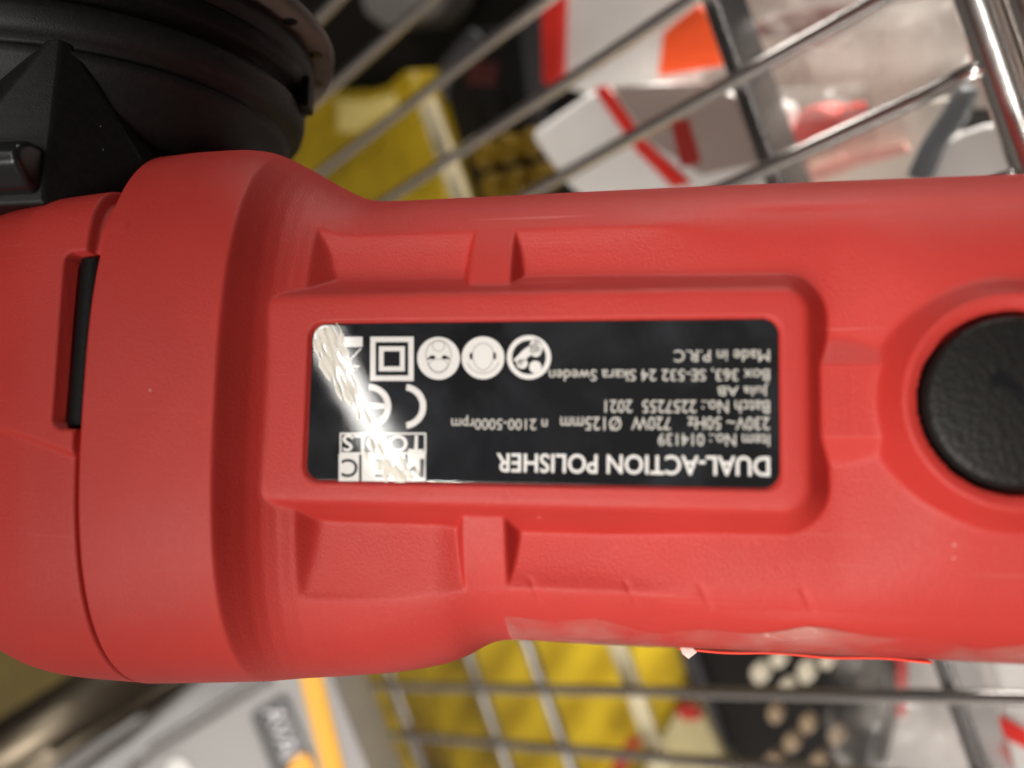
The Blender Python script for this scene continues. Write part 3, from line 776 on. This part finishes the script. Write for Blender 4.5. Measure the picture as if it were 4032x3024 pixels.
# safety pictograms
t = Flat(ZP + .03)
t.frame(1458, 1326, 1629, 1500, 21); t.frame(1492, 1364, 1594, 1462, 19)
t.rect(1330, 1326, 1428, 1366)
t.disc(1727, 1411, 84); t.disc(1902, 1409, 84); t.arc(2083, 1407, 77, 20, 0, 360)
t.disc(2110, 1370, 26, 36); t.disc(2108, 1445, 24, 24); t.poly([(2022, 1418), (2060, 1378), (2110, 1345), (2130, 1380), (2080, 1405), (2050, 1440)]); t.disc(2056, 1432, 22, 20)
t.poly([(1345, 1452), (1352, 1452), (1425, 1372), (1417, 1372)]); t.poly([(1352, 1375), (1360, 1375), (1395, 1462), (1386, 1462)])
t.poly([(1348, 1440), (1415, 1440), (1415, 1447), (1348, 1447)])
t.build('pictogram', M['ink'])
t = Flat(ZP + .036)
def egg(cx, cy, rx, ry, w):
    P = []
    for k in range(41):
        a_ = 2 * math.pi * k / 40
        for q in (0, w): P.append(loc(cx + (rx - q) * math.cos(a_) * (1 - .13 * math.sin(a_)), cy + (ry - q) * math.sin(a_)))
    t.add(P, [(2 * k, 2 * k + 1, 2 * k + 3, 2 * k + 2) for k in range(40)])
egg(1727, 1405, 52, 66, 6); egg(1727, 1440, 40, 28, 5); egg(1727, 1362, 27, 24, 5)
egg(1902, 1405, 44, 56, 6); t.arc(1902, 1404, 66, 6, 20, 160)
t.build('pictogram', M['grey_ink'])
t = Flat(ZP + .042)
for cx in (1703, 1751): t.disc(cx, 1407, 12, 8)
t.poly([(1680, 1414), (1690, 1405), (1697, 1410), (1690, 1417)]); t.poly([(1774, 1414), (1764, 1405), (1757, 1410), (1764, 1417)])
t.disc(1855, 1402, 6, 15); t.disc(1948, 1402, 6, 15)
t.build('pictogram', M['panel_ink'])
# conformity mark
t = Flat(ZP + .03)
t.arc(1590, 1600, 76, 25, -82, 82); t.arc(1452, 1600, 76, 25, -90, 85); t.rect(1450, 1588, 1520, 1610)
t.build('conformity_mark', M['ink'])
# maker's mark: three filled tiles over a framed line
t = Flat(ZP + .03)
t.frame(1338, 1704, 1678, 1788, 7)
for q in ((1606, 1788, 1676, 1895), (1424, 1788, 1594, 1895), (1334, 1788, 1414, 1895)): t.rect(*q)
t.text('TOOLS', 1668, 1350, 1714, 1778, .06)
t.build('maker_mark', M['ink'])
t = Flat(ZP + .036)
t.text('M', 1668, 1588, 1808, 1878, .08); t.text('E', 1545, 1478, 1808, 1878, .06); t.text('C', 1408, 1346, 1808, 1878, .05)
t.build('maker_mark', M['panel_ink'])

# ragged strip of dried glue across the corner of the nameplate
def glue_patch():
    n1, n2 = 210, 90
    spine = [(1275, 1290, 34), (1290, 1370, 50), (1335, 1480, 46), (1390, 1590, 40), (1455, 1700, 46), (1520, 1810, 62), (1580, 1905, 90)]
    sx = np.interp(np.linspace(0, 1, n1), np.linspace(0, 1, len(spine)), [p[0] for p in spine]); sy = np.interp(np.linspace(0, 1, n1), np.linspace(0, 1, len(spine)), [p[1] for p in spine])
    sw = np.interp(np.linspace(0, 1, n1), np.linspace(0, 1, len(spine)), [p[2] for p in spine])
    P = np.zeros((n1, n2, 3)); K = np.zeros((n1, n2))
    for i in range(n1):
        for j in range(n2):
            s = (j / (n2 - 1) - .5) * 2
            px, py = sx[i] + s * sw[i] * 1.5, sy[i] - s * sw[i] * .55
            x, y = loc(px, py)
            v = Vector((x * .45 + y * .2, y * .3 - x * .1, 3.1))
            k = mnoise.turbulence(v * 1.1, 4, False) 
            k2 = mnoise.noise(Vector((x * 1.5 + y * .55, y * .40 - x * .15, 9)))
            h = (1 - abs(s) ** 1.6) * 1.0 + .8 * k2 + .5 * k - .60 - .55 * math.exp(-((i / n1 - .62) / .17) ** 2)
            K[i, j] = h
            P[i, j] = (x, y, ZP + .02 + max(0, min(h, .9)) * .38 * (.6 + .6 * abs(mnoise.noise(Vector((x * 3, y * 3, 1))))))
    f = grid_faces(n1, n2); inside = (rrect(P[..., 0], P[..., 1], 7.95, .3, 34.0, 11.9, 2.3) < 0)
    ok = ((K > 0) & inside).ravel(); f = f[ok[f].all(1)]
    me = bpy.data.meshes.new('glue_residue'); me.from_pydata([tuple(p * MM) for p in P.reshape(-1, 3)], [], [tuple(int(i) for i in q) for q in f]); me.update()
    bm = bmesh.new(); bm.from_mesh(me); bmesh.ops.delete(bm, geom=[v for v in bm.verts if not v.link_faces], context='VERTS'); bmesh.ops.recalc_face_normals(bm, faces=bm.faces); bm.to_mesh(me); bm.free()
    return link_mesh('glue_residue', me, M['glue'], plate_o, True)
glue_patch()

# clear tape wrapped round the lower edge of the body, a bright sticker under it
def skin(name, x0, x1, s0, s1, under, off, m, seed=0, amp=.25, nx=220, ns=40):
    xs_ = np.linspace(x0, x1, nx); q = np.linspace(0, 1, ns)
    P = np.zeros((nx, ns, 3))
    for j, u in enumerate(q):
        # walk from the upper flank (s0) over the edge to the underside
        if u < .6:
            se = s0 + .018 * np.sin(xs_ * .16) + .012 * np.sin(xs_ * .41 + 1)
            s = se + (-1 - se) * (u / .6) ** .6; sg = 1
        else:
            s = -1 + (1 + under) * ((u - .6) / .4) ** 1.5; sg = -1.15
        y, z = base_section(xs_, np.full(nx, s) if np.isscalar(s) else np.maximum(s, -1))
        P[:, j] = np.stack([xs_, y, z * sg], -1)
    for i in range(nx):
        for j in range(ns):
            x, y, z = P[i, j]
            nv = np.array([0, y / 40 * abs(y / 40), z / 26]); nv /= max(1e-6, np.linalg.norm(nv))
            k = mnoise.turbulence(Vector((x * .10 + seed, y * .25, z * .25)), 3, True)
            edge = 1.0 + .0 * x
            P[i, j] = P[i, j] + nv * (off + amp * k * edge)
    return grid_obj(name, P, m, tool)
skin('adhesive_tape', 2.6, 140, -.87, -1, -.93, .16, M['tape'], 0, .3)
st_ = np.array([[(x, -36.65 - .15 * math.sin(x * .4) - .25 * u, 2.4 - 5.4 * u) for u in (0, .4, 1)] for x in np.linspace(28, 66, 60)])
sk = grid_obj('price_sticker', st_, mk('fluorescent_red_paper', (.95, .06, .03), .5), tool)
so = sk.modifiers.new('solid', 'SOLIDIFY'); so.thickness = .0003
fp = [(28.3, -35.9, 4.0), (30.3, -36.1, 3.6), (30.9, -36.9, 2.2), (29.6, -38.1, 1.4), (28.6, -37.3, 1.8)]
fo = mesh_obj('sticker_flap', fp, [(0, 1, 2, 3, 4)], mk('pale_pink_paper', (.85, .55, .50), .5), sk)
so = fo.modifiers.new('solid', 'SOLIDIFY'); so.thickness = .0002
